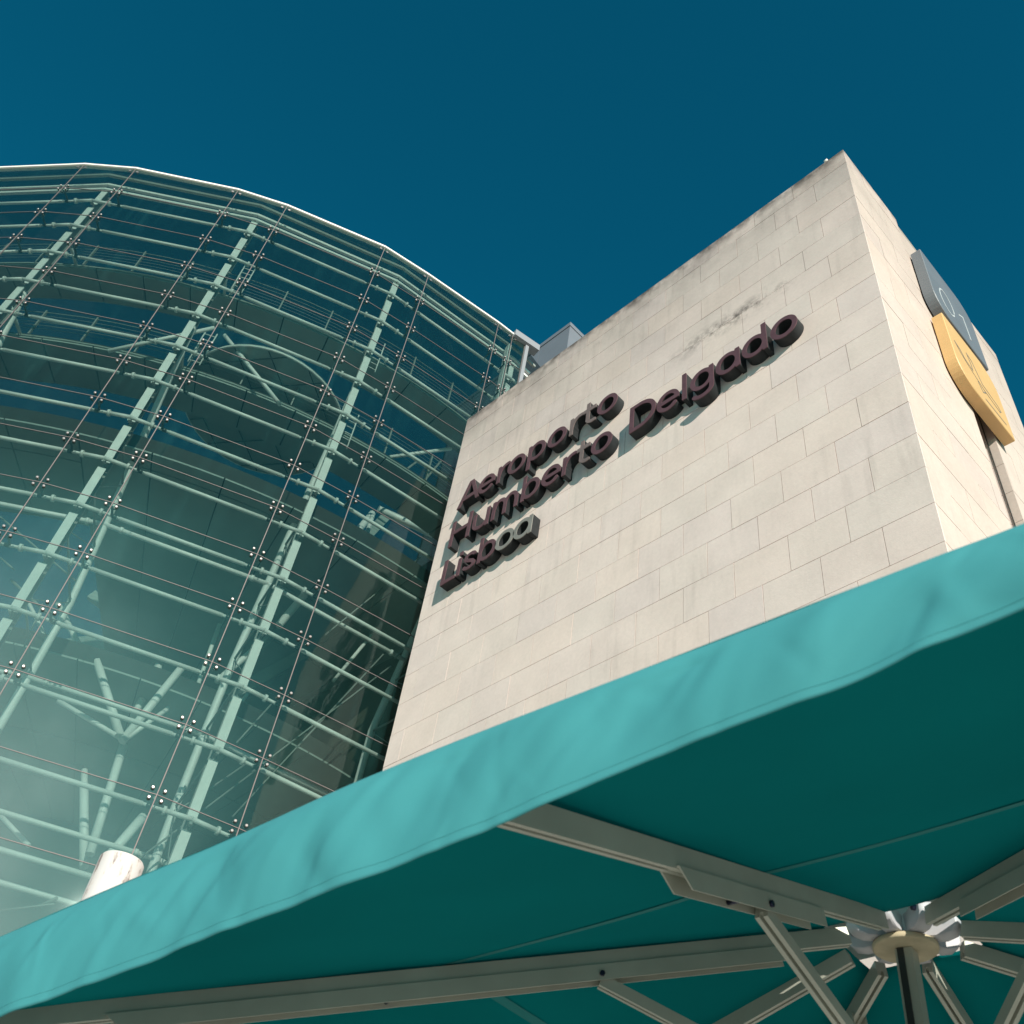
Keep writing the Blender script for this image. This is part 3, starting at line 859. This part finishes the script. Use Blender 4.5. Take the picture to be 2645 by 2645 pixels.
# maintenance ladders on the inner side of ribs
for az, z in ((-29.6, 28.0), (-29.6, 24.4), (-15.18, 27.2), (-15.18, 23.6), (-.72, 26.4)):
    n = pol(az+1.0, 1); t = Vector((-n.y, n.x, 0)); mb = MB()
    for s_ in (-.16, .16): mb.tube([n*17.9+t*s_+Vector((0, 0, z-1.0)), n*17.9+t*s_+Vector((0, 0, z+.5))], .02, 6)
    for q in range(6): mb.tube([n*17.9-t*.16+Vector((0, 0, z-.9+q*.25)), n*17.9+t*.16+Vector((0, 0, z-.9+q*.25))], .014, 6)
    mb.obj('ladder', M_STEEL, hall)

# ------------------------------------------------------------------ white pillar stub
PB = Vector((-13.40, 5.10, 0)); PR = .30; PT = 7.72
mb = MB()
ns = 40
vs = [(PR*math.cos(2*PI*i/ns), PR*math.sin(2*PI*i/ns), z) for z in (0, PT-.03) for i in range(ns)]+[((PR-.02)*math.cos(2*PI*i/ns), (PR-.02)*math.sin(2*PI*i/ns), PT) for i in range(ns)]
fs = [(i, (i+1) % ns, ns+(i+1) % ns, ns+i) for i in range(2*ns) if (i+1) % ns or True]
fs = []
for L0 in (0, ns):
    for i in range(ns): fs.append((L0+i, L0+(i+1) % ns, L0+ns+(i+1) % ns, L0+ns+i))
mb.add(vs, fs, 0, True); mb.add(vs[2*ns:], [tuple(range(ns))])
o = mb.obj('white_pillar', M_PILLAR, None, PB)
tag(o, 'round white pillar top with peeling paint between the teal canopy and the glass', 'pillar')

# ------------------------------------------------------------------ parasol
HX, HY, HZ, TH, TA, TB, RZ = -1.3327, 2.7381, 3.023, .1358, .0714, .0336, .5871
par = thing('market_parasol', 'large square teal parasol with aluminium ribs seen from below', 'parasol', (HX, HY, 0))
EX = Vector((math.cos(TH), math.sin(TH), TA)); EY = Vector((-math.sin(TH), math.cos(TH), TB))
EXh = Vector((EX.x, EX.y, 0)); EYh = Vector((EY.x, EY.y, 0))
def U(x, y, dz=0.0): return EX*x+EY*y+Vector((0, 0, HZ+dz))
tx = [-2.0, -1.45, -1.002, -.616, -.453, -.121, .025, .152, .281, .773, .855, 1.4, 2.0]
tz = [2.222, 2.268, 2.311, 2.35, 2.361, 2.401, 2.412, 2.42, 2.426, 2.449, 2.454, 2.475, 2.50]
bx = [-2.0, -1.3, -.822, -.713, -.169, .114, .377, .611, .825, 1.4, 2.0]
bz = [2.03, 2.09, 2.136, 2.148, 2.206, 2.235, 2.276, 2.297, 2.324, 2.355, 2.38]
xs_ = np.linspace(-2, 2, 161)
topz = np.interp(xs_, tx, tz); botz = np.interp(xs_, bx, bz)
ker = np.exp(-np.linspace(-2, 2, 15)**2); ker /= ker.sum()
sm_ = lambda a: np.convolve(np.pad(a, 7, mode='edge'), ker, 'valid')
topz = sm_(topz); botz = sm_(botz)
rng = np.random.RandomState(3)
def wob(x, seed, comps=7, lo=2., hi=14.):
    r = np.random.RandomState(seed); s = 0
    for i in range(comps):
        f = r.uniform(lo, hi); s = s+math.sin(x*f+r.uniform(0, 6.28))*(3./f)
    return s/comps
CO = .032
N_ = 96
cv = []; idx = {}
mb = MB()
HOLE = .17
for j in range(N_+1):
    for i in range(N_+1):
        x = -2+4*i/N_; y = -2+4*j/N_
        m_ = max(abs(x), abs(y))
        base = -RZ*m_/2+CO
        # fabric sags slightly between ribs
        a = math.atan2(y, x)*4/PI; sag = abs(math.sin(a*PI))*.022*(m_/2)*(1-(m_/2)**4)
        p = U(x, y, base-sag)
        edge_t = np.interp(x, xs_, topz); plane_t = HZ+TA*x-2*TB-RZ+CO
        if y < 0 and abs(y) >= abs(x)*.999:
            p.z += (edge_t-plane_t)*(m_/2)**4
        p.z += .004*wob(x*1.3+y*2.1, 5)
        idx[i, j] = len(cv); cv.append(tuple(p))
fs = []
for j in range(N_):
    for i in range(N_):
        x = -2+4*(i+.5)/N_; y = -2+4*(j+.5)/N_
        if max(abs(x), abs(y)) < HOLE: continue
        q = [idx[i, j], idx[i+1, j], idx[i+1, j+1], idx[i, j+1]]
        if (x > 0) == (y > 0): fs += [q]
        else: fs += [[q[1], q[2], q[3], q[0]]]
mb.add(cv, fs, 0, True)
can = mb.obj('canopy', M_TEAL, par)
so = can.modifiers.new('solid', 'SOLIDIFY'); so.thickness = .0015; so.offset = 1
# valance, four sides
def creases(seed, X, Tm, count, wlo, whi, amp):
    r = np.random.RandomState(seed); Z = np.zeros_like(X)
    for i in range(count):
        x0, t0 = r.uniform(-2, 2), r.uniform(.1, 1.0)
        ang = r.uniform(.45, 1.35)*(1 if r.rand() < .8 else -1); w = r.uniform(wlo, whi); l = w*r.uniform(2.5, 6)
        dx, dy = X-x0, (1-Tm-(1-t0))*.17
        u = dx*math.cos(ang)+dy*math.sin(ang); v = -dx*math.sin(ang)+dy*math.cos(ang)
        Z += r.uniform(-1, 1)*amp*(w/.02)*np.exp(-(u/l)**2-(v/w)**2)
    return Z
for side in range(4):
    nx, nv = (801, 36) if side == 0 else (161, 12)
    xv = np.linspace(-2, 2, nx); tv = np.linspace(0, 1, nv+1)
    Xg, Tg = np.meshgrid(xv, tv)
    if side == 0:
        zt_, zb_ = np.interp(xv, xs_, topz), np.interp(xv, xs_, botz)
    else:
        zt_ = HZ+CO-RZ+TA*(xv if side == 2 else np.full(nx, 2. if side == 1 else -2.))+TB*(np.full(nx, 2.) if side == 2 else xv)
        zb_ = zt_-.165
    wr = np.array([.006*wob(x, 11+side, 6, 3, 10) for x in xv])[None, :]*Tg
    env = np.minimum(1, Tg*4)
    wr = wr+(creases(5+side, Xg, Tg, 120, .022, .055, .0022)+creases(50+side, Xg, Tg, 260, .008, .018, .0024))*env
    wr = wr+.0022*np.array([wob(x*6, 91+side, 6, 6, 16) for x in xv])[None, :]*np.maximum(0, Tg-.8)*5
    out = 2.0+.020*(1-np.exp(-Tg*9))+.008*np.sin(PI*Tg)+wr
    Zg = zt_[None, :]+(zb_-zt_)[None, :]*Tg-.0015*np.array([wob(x*3, 41+side, 6, 4, 16) for x in xv])[None, :]*Tg
    vs = []
    for k in range(nv+1):
        for i in range(nx):
            x, o_ = float(xv[i]), float(out[k, i])
            v = (EXh*x-EYh*o_, EXh*o_+EYh*x, EXh*x+EYh*o_, EYh*x-EXh*o_)[side]
            vs.append((v.x, v.y, float(Zg[k, i])))
    n = nx; mb = MB()
    fs = [(k*n+i, (k+1)*n+i, (k+1)*n+i+1, k*n+i+1) for k in range(nv) for i in range(n-1)]
    mb.add(vs, fs, 0, True)
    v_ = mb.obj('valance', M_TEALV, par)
    so = v_.modifiers.new('solid', 'SOLIDIFY'); so.thickness = .0015; so.offset = 0
    if side == 0:
        hm = MB(); P = []
        for i in range(0, n, 2):
            lo, up = Vector(vs[nv*n+i]), Vector(vs[(nv-3)*n+i]); P.append(lo.lerp(up, .95)-EYh*.0008)
        hm.tube(P, .0005, 4); hm.obj('hem', M_TEALV, v_)
# seam tapes parallel to the edges
for side in range(4):
    for d in (.9,):
        mb = MB(); w = .013
        vs = []
        K = 20
        for k in range(K+1):
            s_ = -d+2*d*k/K
            for q in (-w, w):
                m_ = d+q
                x, y = {0: (s_, -m_), 1: (m_, s_), 2: (s_, m_), 3: (-m_, s_)}[side]
                a = math.atan2(y, x)*4/PI; sag = abs(math.sin(a*PI))*.022*(m_/2)*(1-(m_/2)**4)
                p = U(x, y, -RZ*m_/2+CO-.0022-sag); vs.append(p)
        mb.add(vs, [(2*k, 2*k+1, 2*k+3, 2*k+2) for k in range(K)]); mb.obj('seam', M_SEAM, par)
# cap over the opening
mb = MB()
c = [U(x, y, .085) for x, y in ((-.30, -.30), (.30, -.30), (.30, .30), (-.30, .30))]+[U(0, 0, .17)]
c2 = [p+Vector((0, 0, .003)) for p in c]
mb.add(c+c2, [(1, 0, 4), (2, 1, 4), (3, 2, 4), (0, 3, 4), (5, 6, 9), (6, 7, 9), (7, 8, 9), (8, 5, 9)])
mb.obj('vent_cap', mat('white_vent_fabric', (.62, .58, .52), .8, transl=.35), par)
# ribs, brackets, struts
def frame(a, b):
    d = (b-a).normalized(); s_ = d.cross(Vector((0, 0, 1))).normalized(); w = s_.cross(d)
    return d, s_, w
def notch(wd, ht, nw, nd_):
    h = wd/2
    return [(-h, -ht/2), (-nw/2, -ht/2), (-nw/2, -ht/2+nd_), (nw/2, -ht/2+nd_), (nw/2, -ht/2), (h, -ht/2), (h, ht/2), (-h, ht/2)]
dirs = [(0, -1), (-1, -1), (-1, 0), (-1, 1), (0, 1), (1, 1), (1, 0), (1, -1)]
for (dx, dy) in dirs:
    long_ = abs(dx)+abs(dy) == 2
    A = U(dx*(.165 if not long_ else .12), dy*(.165 if not long_ else .12), -RZ*(.13)/2)
    B = U(dx*1.955, dy*1.955, -RZ*1.955/2-.002)
    d, s_, w = frame(A, B)
    mb = MB(); mb.extrude(notch(.031, .047, .009, .018), A, B, s_, w); rb = mb.obj('rib', M_ALU, par)
    # bracket sleeve
    s0, s1, sa = (.62, 1.30, .92) if not long_ else (.26, 1.46, .62)
    a2 = U(dx*s0, dy*s0, -RZ*s0/2)-w*.039; b2 = U(dx*s1, dy*s1, -RZ*s1/2)-w*.039
    mb = MB()
    pr = [(-.022, -.017), (-.019, -.017), (-.019, .019), (.019, .019), (.019, -.017), (.022, -.017), (.022, .023), (-.022, .023)]
    n = len(pr)
    vs = []
    for q, (cpt, cut) in enumerate(((a2, 0.0), (b2, -1.1))):
        for pu, pw in pr: vs.append(cpt+s_*pu+w*pw+d*((.021-pw)*cut))
    mb.add(vs, [(i, (i+1) % n, n+(i+1) % n, n+i) for i in range(n)]+[tuple(range(n))[::-1], tuple(range(n, 2*n))])
    bk = mb.obj('bracket', M_ALU, par)
    ap = U(dx*sa, dy*sa, -RZ*sa/2)-w*.041
    for side in (-1, 1):
        mb = MB(); mb.tube([ap+s_*side*.0215, ap+s_*side*.029], .0075, 6); mb.obj('bolt', M_SCREW, bk)
    mb = MB(); e1 = a2+d*((b2-a2).length*.62)-w*.004
    mb.tube([e1-s_*.020, e1+s_*.020], .006, 6); mb.obj('cross_pin', M_SCREW, bk)
    # strut
    E_ = U(dx*.05, dy*.05, -.55)
    d2, s2, w2 = frame(ap-Vector((0, 0, .012)), E_)
    mb = MB(); mb.extrude(notch(.030, .030, .009, .012), ap-Vector((0, 0, .012)), E_, s2, w2)
    mb.obj('strut', M_ALU, par)
# hub
hub = MB(); hub.tube([U(0, 0, -.058), U(0, 0, -.055), U(0, 0, -.044), U(0, 0, -.041)], [.086, .090, .090, .086], 32)
hb = hub.obj('hub', M_TAN, par)
mb = MB(); mb.tube([U(0, 0, -.042), U(0, 0, .055)], [.07, .055], 20); mb.obj('hub_collar', M_CAST, hb)
for (dx, dy) in dirs:
    v = (EX*dx+EY*dy); v.z = 0; v.normalize(); s_ = Vector((-v.y, v.x, 0))
    mb = MB()
    c0 = U(0, 0, -.010)+v*.045
    pts = [(0, -.026), (.070, -.034), (.100, -.026), (.116, -.006), (.116, .016), (.104, .034), (.080, .042), (.05, .036), (.03, .030), (0, .028)]
    n = len(pts)
    vs = []
    for q_, sc_ in ((-.022, .90), (-.017, 1.0), (.017, 1.0), (.022, .90)):
        vs += [c0+v*(.055+(p-.055)*sc_)+Vector((0, 0, z*sc_))+s_*q_ for p, z in pts]
    fs_ = [(k_*n+i, k_*n+(i+1) % n, (k_+1)*n+(i+1) % n, (k_+1)*n+i) for k_ in range(3) for i in range(n)]
    mb.add(vs, fs_, 0, True); mb.add(vs[:n], [tuple(range(n))[::-1]]); mb.add(vs[3*n:], [tuple(range(n))])
    k = mb.obj('hub_knuckle', M_CAST, hb)
    mb2 = MB(); c0 = U(0, 0, .004)+v*.135
    mb2.tube([c0-s_*.032, c0+s_*.032], .0095, 8); mb2.obj('bolt', M_SCREW, par)
# pole
mb = MB()
pt_, pb_ = U(0, 0, -.06), Vector((0, 0, 0.0))
mb.extrude([(-.024, -.024), (.024, -.024), (.024, .024), (-.024, .024)], pb_, pt_, EXh.normalized(), EYh.normalized())
mb.obj('pole', M_ALU, par)
mb = MB(); mb.extrude([(-.009, -.0285), (.009, -.0285), (.009, -.0245), (-.009, -.0245)], pb_+Vector((-.008, 0, .3)), pt_+Vector((-.008, 0, 0)), EXh.normalized(), EYh.normalized()); mb.obj('pole_track', M_ALUD, par)
mb = MB(); rz_ = U(0, 0, -.58); mb.tube([rz_-Vector((0, 0, .05)), rz_+Vector((0, 0, .05))], .062, 16); mb.obj('runner', M_CAST, par)
mb = MB(); mb.tube([(0, 0, 0), (0, 0, .07)], .42, 32); mb.obj('base', M_ALUD, par)
print('tiles', tile_n, 'objects', len(bpy.data.objects))
